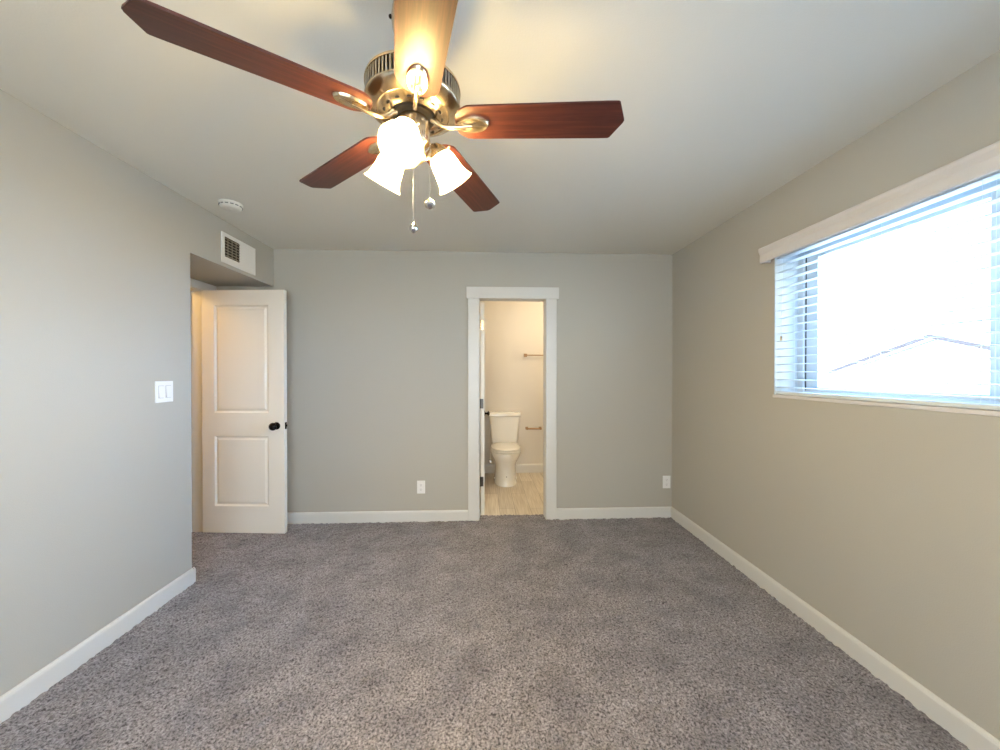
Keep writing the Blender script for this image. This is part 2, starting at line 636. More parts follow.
def hinge(bm, x, y, z, L=0.09):
    tube(bm, [(x, y, z - L / 2), (x, y, z + L / 2)], 0.006, 10)
    ball(bm, (x, y, z + L / 2 + 0.003), 0.006)
    ball(bm, (x, y, z - L / 2 - 0.003), 0.006)


def knob(bm, x, y0, z, s):
    """round knob on a rose, pointing along s*Y from y0"""
    mt = Matrix.Translation((x, y0, z)) @ Matrix.Rotation(-s * PI / 2, 4, 'X')
    lathe(bm, [(0.0, 0.0), (0.031, 0.0), (0.031, 0.004), (0.026, 0.008), (0.012, 0.011), (0.010, 0.028), (0.018, 0.033), (0.029, 0.040),
               (0.0325, 0.050), (0.029, 0.060), (0.018, 0.067), (0.0, 0.069)], 28, mt)


DW, DH, DT = 0.700, 2.018, 0.035
door = empty('door_1', (-2.347, 3.209, 0.016), (0, 0, math.radians(-4.4)))
tag(door, 'open white two-panel entry door standing in the left alcove', 'door', kind='structure')
bm = NB()
panel_slab(bm, DW, DH, DT, [(0.104, 0.566, 0.999, 1.894), (0.104, 0.566, 0.222, 0.807)])
obj('door_slab', bm, 'door', door)
bm = NB()
knob(bm, DW - 0.066, 0.0, 0.893, -1)
k = obj('door_knob', bm, 'bronze', door, True)
k['label'] = 'dark bronze round door knob'
bm = NB()
knob(bm, DW - 0.066, DT, 0.893, 1)
obj('door_knob', bm, 'bronze', door, True)['label'] = 'dark bronze knob on the far face'
bm = NB()
box(bm, DW - 0.0005, DW + 0.0015, 0.006, DT - 0.006, 0.865, 0.921, 0.0005)
box(bm, DW, DW + 0.010, 0.011, DT - 0.011, 0.884, 0.902, 0.002)
obj('latch_plate', bm, 'bronze', door)
for z in (0.20, 1.05, 1.83):
    bm = NB()
    hinge(bm, -0.004, DT + 0.003, z)
    box(bm, -0.0016, 0.0002, 0.004, DT - 0.001, z - 0.045, z + 0.045)
    obj('hinge', bm, 'steel', door)

bd = empty('door_2', (0.004, 3.492, 0.014))
tag(bd, 'white bathroom door swung open against the left side of the doorway', 'door', kind='structure')
bm = NB()
tmp = NB()
panel_slab(tmp, 0.55, 1.985, 0.035, [(0.10, 0.45, 1.0, 1.86), (0.10, 0.45, 0.21, 0.80)])
tmp.transform(Matrix.Rotation(PI / 2, 4, 'Z'))
me_t = bpy.data.meshes.new('tmp')
tmp.to_mesh(me_t)
tmp.free()
bm.from_mesh(me_t)
bpy.data.meshes.remove(me_t)
obj('door_slab', bm, 'door', bd)
for z, mname in ((0.315, 'steel'), (1.045, 'steel'), (1.78, 'nickel')):
    bm = NB()
    box(bm, -0.0345, -0.010, -0.0022, 0.0, z - 0.045, z + 0.045)
    tube(bm, [(-0.037, -0.004, z - 0.045), (-0.037, -0.004, z + 0.045)], 0.006, 10)
    obj('hinge', bm, mname, bd)['label'] = 'dark steel hinge on the door edge' if mname == 'steel' else 'bright brass-toned hinge near the top'
bm = NB()
mt = Matrix.Translation((0.0, 0.49, 0.90)) @ Matrix.Rotation(PI / 2, 4, 'Y')
lathe(bm, [(0.0, 0.0), (0.031, 0.0), (0.031, 0.004), (0.012, 0.010), (0.010, 0.026), (0.024, 0.036), (0.026, 0.046), (0.016, 0.055), (0.0, 0.057)], 24, mt)
obj('door_knob', bm, 'bronze', bd, True)

# ------------------------------------------------------------------ window
win = empty('window_1', (XR + 0.145, (WY0 + WY1) / 2, WZ0))
tag(win, 'wide white vinyl sliding window in the right wall', 'window', kind='structure')
win.rotation_euler = (0, 0, 0)


def wobj(name, bm, m, parent=win, smooth=False):
    o = obj(name, bm, m, parent, smooth)
    p = win.location
    o.data.transform(Matrix.Translation((-p.x, -p.y, -p.z)))
    return o


fx0, fx1 = XR + 0.142, XR + 0.198
fw = 0.046
bm = NB()
box(bm, fx0, fx1, WY1 - fw, WY1, WZ0, WZ1, 0.003)
box(bm, fx0, fx1, WY0, WY0 + fw, WZ0, WZ1, 0.003)
box(bm, fx0, fx1, WY0 + fw, WY1 - fw, WZ0, WZ0 + 0.03, 0.003)
box(bm, fx0, fx1, WY0 + fw, WY1 - fw, WZ1 - fw, WZ1, 0.003)
wobj('window_frame', bm, 'vinyl')
ym = 1.24


def sash(ya, yb, xa, xb, sl, sr):
    bm = NB()
    z0, z1 = WZ0 + 0.03, WZ1 - fw
    box(bm, xa, xb, yb - sl, yb, z0, z1, 0.003)
    box(bm, xa, xb, ya, ya + sr, z0, z1, 0.003)
    box(bm, xa, xb, ya + sr, yb - sl, z0, z0 + 0.022, 0.003)
    box(bm, xa, xb, ya + sr, yb - sl, z1 - 0.035, z1, 0.003)
    s = wobj('sash', bm, 'vinyl')
    bm = NB()
    xm = (xa + xb) / 2
    box(bm, xm - 0.002, xm + 0.002, ya + sr - 0.006, yb - sl + 0.006, z0 + 0.016, z1 - 0.03)
    g = obj('pane', bm, 'glass', s)
    g.data.transform(Matrix.Translation(-win.location))
    return s


sash(ym - 0.03, WY1 - fw - 0.015, fx0 + 0.004, fx0 + 0.026, 0.074, 0.105)
sash(WY0 + fw + 0.012, ym + 0.05, fx0 + 0.030, fx0 + 0.052, 0.08, 0.075)
bm = NB()
box(bm, fx0 + 0.012, fx1 - 0.012, WY1 - fw - 0.015, WY1 - fw, WZ0 + 0.03, WZ1 - fw)
box(bm, fx0 + 0.012, fx1 - 0.012, WY0 + fw, WY0 + fw + 0.012, WZ0 + 0.03, WZ1 - fw)
wobj('rubber_seal', bm, 'seal')
bm = NB()
box(bm, XR + 0.001, fx0 + 0.002, WY1 - 0.005, WY1 + 0.001, WZ0, WZ1)
box(bm, XR + 0.001, fx0 + 0.002, WY0 - 0.001, WY0 + 0.005, WZ0, WZ1)
box(bm, XR + 0.001, fx0 + 0.002, WY0, WY1, WZ1 - 0.005, WZ1 + 0.001)
wobj('jamb_lining', bm, 'vinyl')
bm = NB()
box(bm, XR - 0.006, fx0 + 0.004, WY0 - 0.004, WY1 + 0.004, WZ0 - 0.014, WZ0 + 0.004, 0.003)
wobj('window_sill', bm, 'valance')

# unseen window, added behind the viewer to let in fill daylight
fill_win = empty('fill_window', ((RX0 + RX1) / 2, YR - 0.10, RZ0))
tag(fill_win, 'white vinyl window added behind the viewer for fill daylight', 'window', kind='structure')
bm = NB()
for a, b_ in ((RX0, RX0 + 0.05), (RX1 - 0.05, RX1), ((RX0 + RX1) / 2 - 0.03, (RX0 + RX1) / 2 + 0.03)):
    box(bm, a, b_, YR - 0.13, YR - 0.08, RZ0, RZ1, 0.003)
box(bm, RX0, RX1, YR - 0.128, YR - 0.082, RZ0, RZ0 + 0.05, 0.003)
box(bm, RX0, RX1, YR - 0.128, YR - 0.082, RZ1 - 0.05, RZ1, 0.003)
o = obj('window_frame', bm, 'vinyl', fill_win)
o.data.transform(Matrix.Translation(-fill_win.location))

# ------------------------------------------------------------------ blind
bl = empty('window_blind', (XR, (WY0 + WY1) / 2, WZ0))
tag(bl, 'white horizontal slat blind with valance hanging in the right wall window', 'blind')


def bobj(name, bm, m, parent=bl, smooth=False):
    o = obj(name, bm, m, parent, smooth)
    o.data.transform(Matrix.Translation(-bl.location))
    return o


# valance: moulded board in front of the opening, with returns
vy0, vy1 = WY0 - 0.035, WY1 + 0.035
prof = [(0.0, 2.018), (0.004, 2.012), (0.011, 2.014), (0.013, 2.024), (0.012, 2.060), (0.017, 2.072), (0.021, 2.082), (0.022, 2.096), (0.018, 2.102),
        (0.0, 2.102)]
bm = NB()
vx = XR - 0.052
loft(bm, [[Vector((vx - a, y, z)) for a, z in prof] for y in (vy0, vy1)])
box(bm, vx - 0.002, XR - 0.001, vy1 - 0.012, vy1, 2.018, 2.100, 0.002)
box(bm, vx - 0.002, XR - 0.001, vy0, vy0 + 0.012, 2.018, 2.100, 0.002)
bobj('valance', bm, 'valance')
bm = NB()
box(bm, XR + 0.008, XR + 0.060, WY0 + 0.008, WY1 - 0.008, 2.028, 2.080, 0.002)
bobj('headrail', bm, 'slat')
bm = NB()
pitch, n_sl = 0.0456, 17
for i in range(n_sl):
    z = 1.262 + i * pitch
    sy0, sy1 = WY0 + 0.006, WY1 - 0.006
    segs = 6
    top, bot = [], []
    tilt = math.radians(3.0)
    ring = []
    for j in range(segs + 1):
        u = (j / segs - 0.5) * 0.050
        c = 0.0022 * (1 - (2 * u / 0.05) ** 2)
        ring.append((u * math.cos(tilt) , z + c + u * math.sin(tilt) + 0.0014))
    for j in range(segs, -1, -1):
        u = (j / segs - 0.5) * 0.050
        c = 0.0022 * (1 - (2 * u / 0.05) ** 2)
        ring.append((u * math.cos(tilt), z + c + u * math.sin(tilt) - 0.0014))
    loft(bm, [[Vector((XR + 0.034 + a, y, zz)) for a, zz in ring] for y in (sy0, sy1)])
bobj('slats', bm, 'slat')
bm = NB()
box(bm, XR + 0.008, XR + 0.060, WY0 + 0.006, WY1 - 0.006, 1.2205, 1.238, 0.003)
bobj('bottom_rail', bm, 'slat')
for y in (WY1 - 0.14, 1.62, 1.24, 0.86, WY0 + 0.14):
    bm = NB()
    for x in (XR + 0.0075, XR + 0.0605):
        tube(bm, [(x, y, 1.236), (x, y, 2.03)], 0.0008, 6)
    for i in range(n_sl):
        z = 1.262 + i * pitch - 0.002
        tube(bm, [(XR + 0.0075, y, z), (XR + 0.0605, y, z)], 0.0006, 5)
    bobj('ladder_cord', bm, 'slat')
bm = NB()
tube(bm, [(XR + 0.004, WY1 - 0.055, 2.03), (XR + 0.004, WY1 - 0.055, 1.565)], 0.0009, 6)
tube(bm, [(XR + 0.004, WY1 - 0.045, 2.03), (XR + 0.004, WY1 - 0.045, 1.565)], 0.0009, 6)
lc = bobj('lift_cord', bm, 'slat')
bm = NB()
for yy in (WY1 - 0.055, WY1 - 0.045):
    lathe(bm, [(0.0, 0.0), (0.0042, 0.001), (0.0048, 0.012), (0.003, 0.026), (0.0, 0.03)], 12, Matrix.Translation((XR + 0.004, yy, 1.537)))
o = obj('tassel', bm, 'nickel_grey', lc, True)
o.data.transform(Matrix.Translation(-bl.location))

# ------------------------------------------------------------------ outside
bm = NB()
box(bm, 1.95, 60, -1.4, 60, -0.75, -0.60)
o = struct('ground', bm, 'concrete', 'sunlit pale ground outside the window')
bm = NB()
box(bm, -60, 60, -60, -1.4, -0.75, -0.60)  # unseen ground, added to throw warm light up through the rear opening
struct('bounce_ground', bm, 'bounce_tan', 'unseen tan ground added behind the viewer to bounce warm light')
hx, hy, hz = 12.0, 9.55, 2.34
sl = 0.335
hw = 2.9
house = empty('house', (hx + 4, hy, -0.6))
tag(house, 'sunlit neighbouring house whose dark gable edge shows through the window', 'house')


def hobj(name, bm, m, parent=house):
    o = obj(name, bm, m, parent)
    o.data.transform(Matrix.Translation(-house.location))
    return o


bm = NB()
rg = []
for x in (hx + 0.25, hx + 8):
    rg.append([Vector((x, hy - hw + 0.3, -0.6)), Vector((x, hy + hw - 0.3, -0.6)), Vector((x, hy + hw - 0.3, hz - sl * (hw - 0.3) - 0.1)),
               Vector((x, hy, hz - 0.1)), Vector((x, hy - hw + 0.3, hz - sl * (hw - 0.3) - 0.1))])
loft(bm, rg)
hobj('house_wall', bm, 'stucco')
bm = NB()
for s in (-1, 1):
    rg = []
    for x in (hx, hx + 8.3):
        rg.append([Vector((x, hy, hz)), Vector((x, hy + s * hw, hz - sl * hw)), Vector((x, hy + s * hw, hz - sl * hw + 0.1)), Vector((x, hy, hz + 0.1))])
    loft(bm, rg)
hobj('roof', bm, 'roofing')
bm = NB()
for s in (-1, 1):
    rg = []
    for x in (hx - 0.04, hx):
        rg.append([Vector((x, hy, hz - 0.06)), Vector((x, hy + s * hw, hz - sl * hw - 0.06)), Vector((x, hy + s * hw, hz - sl * hw + 0.05)), Vector((x, hy, hz + 0.05))])
    loft(bm, rg)
hobj('fascia', bm, 'fascia')

# ------------------------------------------------------------------ ceiling fan
FX, FY = -0.206, 1.107
ZB = 2.079
fan = empty('ceiling_fan', (FX, FY, H))
tag(fan, 'brushed nickel ceiling fan with five dark mahogany blades and three lit lamps', 'ceiling fan')


def fl(z):
    return z - H


bm = NB()
lathe(bm, [(0.0, 0.0), (0.050, 0.0), (0.054, -0.010), (0.0605, -0.040), (0.063, -0.065), (0.060, -0.090), (0.050, -0.115), (0.036, -0.132), (0.022, -0.142), (0.016, -0.144)], 48)
can = obj('canopy', bm, 'nickel', fan, True)
for a in (190, 10):
    bm = NB()
    a = math.radians(a)
    ball(bm, (0.064 * math.cos(a), 0.064 * math.sin(a), -0.062), 0.006)
    obj('canopy_screw', bm, 'bronze', can, True)
bm = NB()
lathe(bm, [(0.0135, -0.08), (0.0135, fl(2.195))], 24)
lathe(bm, [(0.0135, fl(2.232)), (0.030, fl(2.226)), (0.034, fl(2.208)), (0.034, fl(2.196))], 32)
obj('downrod', bm, 'nickel', fan, True)
# motor housing
bm = NB()
lathe(bm, [(0.0, fl(2.200)), (0.060, fl(2.200)), (0.100, fl(2.195)), (0.128, fl(2.186)), (0.1365, fl(2.179)), (0.1365, fl(2.172)), (0.1310, fl(2.170)),
           (0.127, fl(2.168)), (0.127, fl(2.134)), (0.132, fl(2.132)), (0.1370, fl(2.129)), (0.1365, fl(2.124)), (0.1315, fl(2.119)), (0.120, fl(2.112)), (0.109, fl(2.1070)),
           (0.1035, fl(2.1050)), (0.102, fl(2.1070)), (0.098, fl(2.1070)), (0.088, fl(2.101)), (0.066, fl(2.096)), (0.062, fl(2.100)), (0.0, fl(2.104))], 96)
mh = obj('motor_housing', bm, 'nickel', fan, 50)
bm = NB()
lathe(bm, [(0.1275, fl(2.169)), (0.1275, fl(2.133))], 96)
lathe(bm, [(0.1260, fl(2.169)), (0.1260, fl(2.133))], 96)
o = obj('vent_slots', bm, 'nickel_dark', mh, True)
bm = NB()
for i in range(72):
    a = 2 * PI * i / 72
    vs = box(bm, 0.1265, 0.1350, -0.0028, 0.0028, fl(2.171), fl(2.131))
    r = Matrix.Rotation(a, 4, 'Z')
    for v in vs:
        v.co = r @ v.co
obj('vent_fins', bm, 'nickel_grey', mh)
# oval slots and screws on the lower plate
for i in range(15):
    bm = NB()
    a = 2 * PI * (i + 0.35) / 15
    mt = Matrix.Rotation(a, 4, 'Z') @ Matrix.Translation((0.0810, 0, fl(2.0992))) @ Matrix.Rotation(math.radians(16), 4, 'Y') @ Matrix.Diagonal((1, 1.35, 1, 1))
    lathe(bm, [(0.0, -0.0006), (0.0050, -0.0006), (0.0054, 0.002)], 14, mt)
    obj('cooling_hole', bm, 'nickel_dark', mh, True)
# flywheel
bm = NB()
lathe(bm, [(0.0, fl(2.104)), (0.060, fl(2.104)), (0.060, fl(2.092)), (0.052, fl(2.088)), (0.0, fl(2.088))], 48)
obj('flywheel', bm, 'nickel_dark', fan, 30)
# switch housing (fluted) and fitter
bm = NB()
n = 60
rings = []
for r, z in [(0.036, 2.092), (0.044, 2.088), (0.0465, 2.080), (0.0465, 2.028), (0.044, 2.020), (0.036, 2.014), (0.030, 2.010), (0.030, 1.998), (0.034, 1.994), (0.035, 1.984),
             (0.030, 1.974), (0.018, 1.967), (0.010, 1.962), (0.007, 1.954), (0.003, 1.950)]:
    fl_amp = 0.0009 if 2.02 < z < 2.085 else 0.0
    rings.append([Vector(((r + fl_amp * math.cos(20 * 2 * PI * k / n)) * math.cos(2 * PI * k / n), (r + fl_amp * math.cos(20 * 2 * PI * k / n)) * math.sin(2 * PI * k / n), fl(z)))
                  for k in range(n)])
loft(bm, rings)
obj('switch_housing', bm, 'nickel', fan, 35)

# blades
def blade_mesh():
    bm = NB()
    R, r0 = 0.612, 0.122
    hw_ = lambda r: 0.0540 + 0.0145 * r
    up = []
    # inner rounded end
    for k in range(0, 10):
        a = PI / 2 * k / 9
        up.append((r0 + 0.050 * (1 - math.cos(a)), hw_(0.17) * math.sin(a) ** 0.8 if a > 0 else 0.0))
    for r in (0.25, 0.35, 0.45, 0.55):
        up.append((r, hw_(r)))
    up += [(R - 0.032, hw_(R)), (R - 0.027, hw_(R) - 0.003), (R - 0.002, 0.006)]
    outl = up + [(R, 0.0)] + [(r, -s) for r, s in reversed(up[1:])]
    for zz in (0.003, -0.003):
        vs = [bm.verts.new((r, s, zz)) for r, s in outl]
        bm.faces.new(vs if zz > 0 else vs[::-1])
    bm.verts.ensure_lookup_table()
    n = len(outl)
    for i in range(n):
        j = (i + 1) % n
        bm.faces.new((bm.verts[i], bm.verts[n + i], bm.verts[n + j], bm.verts[j]))
    es = [e for e in bm.edges if abs(e.verts[0].co.z - e.verts[1].co.z) < 1e-6]
    bmesh.ops.bevel(bm, geom=es, offset=0.0015, segments=2, affect='EDGES')
    return bm


def bracket_mesh():
    bm = NB()
    # fluted oval medallion under the blade root
    rc, a_, b_ = 0.174, 0.048, 0.0285
    nr, na = 10, 40
    rings = []
    for i in range(nr + 1):
        q = i / nr
        ring = []
        for k in range(na):
            t_ = 2 * PI * k / na
            x, y = q * math.cos(t_), q * math.sin(t_)
            rim = 0.0045 * math.exp(-((q - 0.88) / 0.10) ** 2)
            dome = 0.006 * math.sqrt(max(0.0, 1 - q * q))
            ridge = 0.0042 * (0.5 + 0.5 * math.cos(3.1 * PI * y)) * max(0.0, 1 - q ** 4) * (0.55 - 0.45 * x)
            wb = b_ * (1.0 - 0.10 * x * 0 - 0.12 * max(0, -x))
            ring.append(Vector((rc + a_ * x, wb * y, -0.0035 - rim - dome - ridge)))
        rings.append(ring)
    rings.append([Vector((v.x, v.y, -0.003)) for v in rings[-1]])
    vr = [[bm.verts.new(p) for p in r] for r in rings[1:]]
    c0 = bm.verts.new(rings[0][0])
    for k in range(na):
        bm.faces.new((c0, vr[0][k], vr[0][(k + 1) % na]))
    for A, B in zip(vr[:-1], vr[1:]):
        for k in range(na):
            j = (k + 1) % na
            bm.faces.new((A[k], B[k], B[j], A[j]))
    bm.faces.new(vr[-1])
    # curved arm to the flywheel
    pts = [(0.172, 0, -0.013), (0.150, 0, -0.014), (0.132, 0, -0.0155), (0.115, 0, -0.0155), (0.099, 0, -0.0145), (0.085, 0, -0.011), (0.074, 0, -0.003), (0.064, 0, 0.008),
           (0.054, 0, 0.014)]
    tube(bm, pts, [0.003, 0.0048, 0.0062, 0.0064, 0.0064, 0.0068, 0.0078, 0.0088, 0.0095], 12)
    return bm


BA0 = -75.9
b0 = obj('blade', blade_mesh(), 'mahogany', fan)
br = obj('blade_bracket', bracket_mesh(), 'nickel', b0, 60)
br['label'] = 'brushed nickel bracket with a fluted oval plate'
b0.location = (0, 0, fl(ZB))
b0.rotation_euler = (-0.1757, 0, math.radians(BA0))
for i in range(1, 5):
    b1 = copy_tree(b0, fan)
    b1.rotation_euler = (-0.1757, 0, math.radians(BA0 + 72 * i))

# lamps: tulip shade on a short curved arm
def lamp(az):
    ca, sa = math.cos(az), math.sin(az)
    th = math.radians(36)
    neck = Vector((0.075 * ca, 0.075 * sa, fl(2.014)))
    ax = Vector((math.sin(th) * ca, math.sin(th) * sa, -math.cos(th)))
    q = ax.to_track_quat('Z', 'Y').to_matrix().to_4x4()
    mt = Matrix.Translation(neck) @ q
    bm = NB()
    prof = [(0.0235, 0.0), (0.0285, 0.004), (0.034, 0.013), (0.0385, 0.028), (0.041, 0.046), (0.0435, 0.064), (0.048, 0.080), (0.0545, 0.092), (0.0585, 0.097)]
    inner = [(r - 0.0022, z) for r, z in reversed(prof)]
    lathe(bm, prof + inner, 48, mt)
    s = obj('lamp_shade', bm, 'lamp_glass', fan, True)
    s['label'] = 'lit frosted white tulip glass shade'
    bm = NB()
    lathe(bm, [(0.0, 0.004), (0.010, 0.004), (0.012, 0.020), (0.021, 0.040), (0.023, 0.052), (0.018, 0.066), (0.008, 0.073), (0.0, 0.074)], 24, mt)
    obj('bulb', bm, 'bulb', s, True)
    bm = NB()
    lathe(bm, [(0.0, -0.026), (0.012, -0.025), (0.020, -0.016), (0.027, -0.004), (0.030, 0.004), (0.031, 0.010), (0.029, 0.010), (0.0, 0.002)], 32, mt)
    for k_ in range(3):
        a = 2 * PI * k_ / 3 + 0.4
        p0 = mt @ Vector((0.029 * math.cos(a), 0.029 * math.sin(a), 0.006))
        p1 = mt @ Vector((0.040 * math.cos(a), 0.040 * math.sin(a), 0.006))
        tube(bm, [p0, p1], 0.0022, 8)
        ball(bm, p1, 0.004)
    obj('lamp_holder', bm, 'nickel', s, True)
    bm = NB()
    pb = neck - ax * 0.024
    tube(bm, [(0.028 * ca, 0.028 * sa, fl(1.984)), (0.039 * ca, 0.039 * sa, fl(1.990)), (0.048 * ca, 0.048 * sa, fl(2.004)), (0.055 * ca, 0.055 * sa, fl(2.022)), pb], 0.0075, 12)
    obj('lamp_arm', bm, 'nickel', fan, True)


for k in range(3):
    lamp(math.radians(-93.5 + 120 * k))


def chain(x, y, z0, z1, fob):
    bm = NB()
    n_ = int((z0 - z1) / 0.0065)
    for i in range(n_ + 1):
        ball(bm, (x, y, fl(z0 + (z1 - z0) * i / n_)), 0.0020, 6, 5)
    tube(bm, [(x, y, fl(z0)), (x, y, fl(z1))], 0.0006, 5)
    c = obj('pull_chain', bm, 'chrome', fan, True)
    bm = NB()
    if fob == 'ball':
        lathe(bm, [(0.0, 0.005), (0.003, 0.004), (0.005, -0.001), (0.013, -0.005), (0.0165, -0.013), (0.013, -0.022), (0.005, -0.027), (0.0, -0.028)], 20, Matrix.Translation((x, y, fl(z1))))
    else:
        lathe(bm, [(0.0, 0.003), (0.003, 0.002), (0.0055, -0.003), (0.0115, -0.011), (0.0115, -0.019), (0.005, -0.027), (0.0, -0.030)], 20, Matrix.Translation((x, y, fl(z1))))
    obj('chain_fob', bm, 'chrome', c, True)


# ------------------------------------------------------------------ small fittings
chain(0.008, -0.045, 2.015, 1.771, 'drop')
chain(0.048, -0.004, 2.030, 1.856, 'ball')

# smoke detector
sm = empty('smoke_detector', (-1.632, 2.485, H))
tag(sm, 'round white smoke detector on the ceiling near the left alcove', 'smoke detector')
bm = NB()
lathe(bm, [(0.0, 0.0), (0.066, 0.0), (0.067, -0.010), (0.064, -0.014), (0.058, -0.030), (0.050, -0.037), (0.030, -0.040), (0.0, -0.040)], 40)
obj('detector_body', bm, 'detector', sm, 35)
bm = NB()
for i in range(14):
    a = 2 * PI * i / 14
    vs = box(bm, 0.0590, 0.0640, -0.009, 0.009, -0.0225, -0.0165)
    r = Matrix.Rotation(a, 4, 'Z')
    for v in vs:
        v.co = r @ v.co
obj('vent_slots', bm, 'plastic_slot', sm)
bm = NB()
lathe(bm, [(0.0, -0.042), (0.010, -0.042), (0.011, -0.039)], 16)
obj('test_button', bm, 'detector', sm, True)

# air register over the alcove
vy, vz = 2.916, 2.243
vent = empty('air_vent', (XL, vy, vz))
tag(vent, 'white air vent half dark grille above the alcove on the left wall', 'air vent')
bm = NB()
vh, vl = 0.108, 0.193
# frame as four bars plus the closed half
box(bm, 0, 0.009, -vl, -0.165, -vh, vh, 0.002)
box(bm, 0, 0.009, 0.165, vl, -vh, vh, 0.002)
box(bm, 0, 0.009, -0.165, 0.165, 0.082, vh, 0.002)
box(bm, 0, 0.009, -0.165, 0.165, -vh, -0.062, 0.002)
obj('frame', bm, 'plastic', vent)
bm = NB()
box(bm, 0, 0.0075, 0.002, 0.165, -0.062, 0.082, 0.001)
for y in (0.062, 0.118):
    box(bm, 0.0065, 0.0085, y, y + 0.003, -0.060, 0.080)
obj('closed_panel', bm, 'plastic', vent)
bm = NB()
box(bm, 0.0005, 0.002, -0.165, 0.002, -0.062, 0.082)
obj('duct_opening', bm, 'nickel_dark', vent)
bm = NB()
for i in range(7):
    z = -0.052 + i * 0.0205
    vs = box(bm, 0.002, 0.0075, -0.165, 0.002, z - 0.0022, z + 0.0022)
for y in (-0.127, -0.082, -0.037):
    box(bm, 0.002, 0.007, y - 0.0012, y + 0.0012, -0.062, 0.082)
obj('grille', bm, 'grille', vent)

# double light switch
sw = empty('light_switch', (XL, 2.245, 1.239))
tag(sw, 'white double rocker light switch on the left wall beside the alcove', 'light switch')
bm = NB()
box(bm, 0, 0.006, -0.060, 0.060, -0.061, 0.061, 0.003)
pl = obj('cover_plate', bm, 'plastic', sw)
for y in (-0.024, 0.024):
    bm = NB()
    box(bm, 0.0055, 0.0066, y - 0.0185, y + 0.0185, -0.036, 0.036)
    rk = obj('rocker_recess', bm, 'recess', sw)
    bm = NB()
    loft(bm, [[Vector((0.006, y - 0.0165, -0.034)), Vector((0.006, y + 0.0165, -0.034)), Vector((0.006, y + 0.0165, 0.034)), Vector((0.006, y - 0.0165, 0.034))],
              [Vector((0.0125, y - 0.0160, -0.0335)), Vector((0.0125, y + 0.0160, -0.0335)), Vector((0.0080, y + 0.0160, 0.0335)), Vector((0.0080, y - 0.0160, 0.0335))]])
    obj('rocker', bm, 'plastic', sw)

# outlets
def outlet(x, z, label):
    o = empty('electrical_outlet', (x, YB, z))
    tag(o, label, 'outlet', 'electrical outlets on the back wall')
    bm = NB()
    box(bm, -0.036, 0.036, -0.0055, 0, -0.058, 0.058, 0.0025)
    obj('cover_plate', bm, 'plastic', o)
    for dz in (-0.0205, 0.0205):
        bm = NB()
        n_ = 20
        rr = []
        for yy in (-0.005, -0.0075):
            rr.append([Vector((max(-0.0165, min(0.0165, 0.0185 * math.cos(2 * PI * k / n_))), yy, dz + max(-0.0145, min(0.0145, 0.0170 * math.sin(2 * PI * k / n_))))) for k in range(n_)])
        loft(bm, rr)
        rc = obj('receptacle', bm, 'plastic', o)
        bm = NB()
        box(bm, -0.0078, -0.0055, -0.0079, -0.007, dz - 0.002, dz + 0.008)
        box(bm, 0.0055, 0.0078, -0.0079, -0.007, dz - 0.001, dz + 0.007)
        box(bm, -0.0025, 0.0025, -0.0079, -0.007, dz - 0.010, dz - 0.0055)
        obj('slots', bm, 'plastic_slot', rc)
    return o


outlet(-0.567, 0.318, 'white electrical outlet low on the back wall left of the bathroom doorway')
outlet(1.690, 0.336, 'white electrical outlet low on the back wall in the right corner')

# ------------------------------------------------------------------ toilet
TX = 0.265
to = empty('toilet', (TX, 4.66, 0.002))
tag(to, 'white two-piece toilet with closed lid against the far bathroom wall', 'toilet')


def tobj(name, bm, m, parent=to, smooth=45):
    o = obj(name, bm, m, parent, smooth)
    o.data.transform(Matrix.Translation(-to.location))
    return o


def oval(cx, y0, y1, hw_, z, n=40, p=2.3, back=0.75):
    """egg outline, pointed to the front (y0)"""
    cy = y0 + (y1 - y0) * 0.52
    pts = []
    for k in range(n):
        a = 2 * PI * k / n
        c, s = math.cos(a), math.sin(a)
        ex = 2.0 / (p if s < 0 else p + 0.8)
        x = hw_ * math.copysign(abs(c) ** ex, c)
        y = cy + ((y1 - cy) if s > 0 else (cy - y0)) * math.copysign(abs(s) ** ex, s)
        pts.append(Vector((cx + x, y, z)))
    return pts


bm = NB()
loft(bm, [oval(TX, 4.372, 4.95, 0.143, 0.002), oval(TX, 4.370, 4.95, 0.144, 0.012), oval(TX, 4.380, 4.94, 0.138, 0.030), oval(TX, 4.390, 4.93, 0.132, 0.06), oval(TX, 4.396, 4.92, 0.129, 0.14),
          oval(TX, 4.394, 4.90, 0.128, 0.205), oval(TX, 4.378, 4.88, 0.134, 0.250), oval(TX, 4.330, 4.87, 0.156, 0.305), oval(TX, 4.296, 4.86, 0.176, 0.350), oval(TX, 4.282, 4.86, 0.186, 0.385),
          oval(TX, 4.280, 4.86, 0.187, 0.402), oval(TX, 4.288, 4.85, 0.180, 0.408)])
tobj('bowl', bm, 'porcelain')
bm = NB()
loft(bm, [oval(TX, 4.288, 4.775, 0.172, 0.4105), oval(TX, 4.276, 4.78, 0.183, 0.416), oval(TX, 4.276, 4.78, 0.183, 0.427), oval(TX, 4.284, 4.775, 0.177, 0.432)])
tobj('seat', bm, 'porcelain')
bm = NB()
rg = [oval(TX, 4.292, 4.785, 0.168, 0.4345), oval(TX, 4.280, 4.79, 0.179, 0.439), oval(TX, 4.281, 4.79, 0.178, 0.449), oval(TX, 4.30, 4.775, 0.164, 0.456), oval(TX, 4.36, 4.73, 0.12, 0.460)]
loft(bm, rg)
tobj('lid', bm, 'porcelain')
for x in (-0.075, 0.075):
    bm = NB()
    tube(bm, [(TX + x - 0.022, 4.788, 0.438), (TX + x + 0.022, 4.788, 0.438)], 0.010, 12)
    tobj('lid_hinge', bm, 'porcelain')


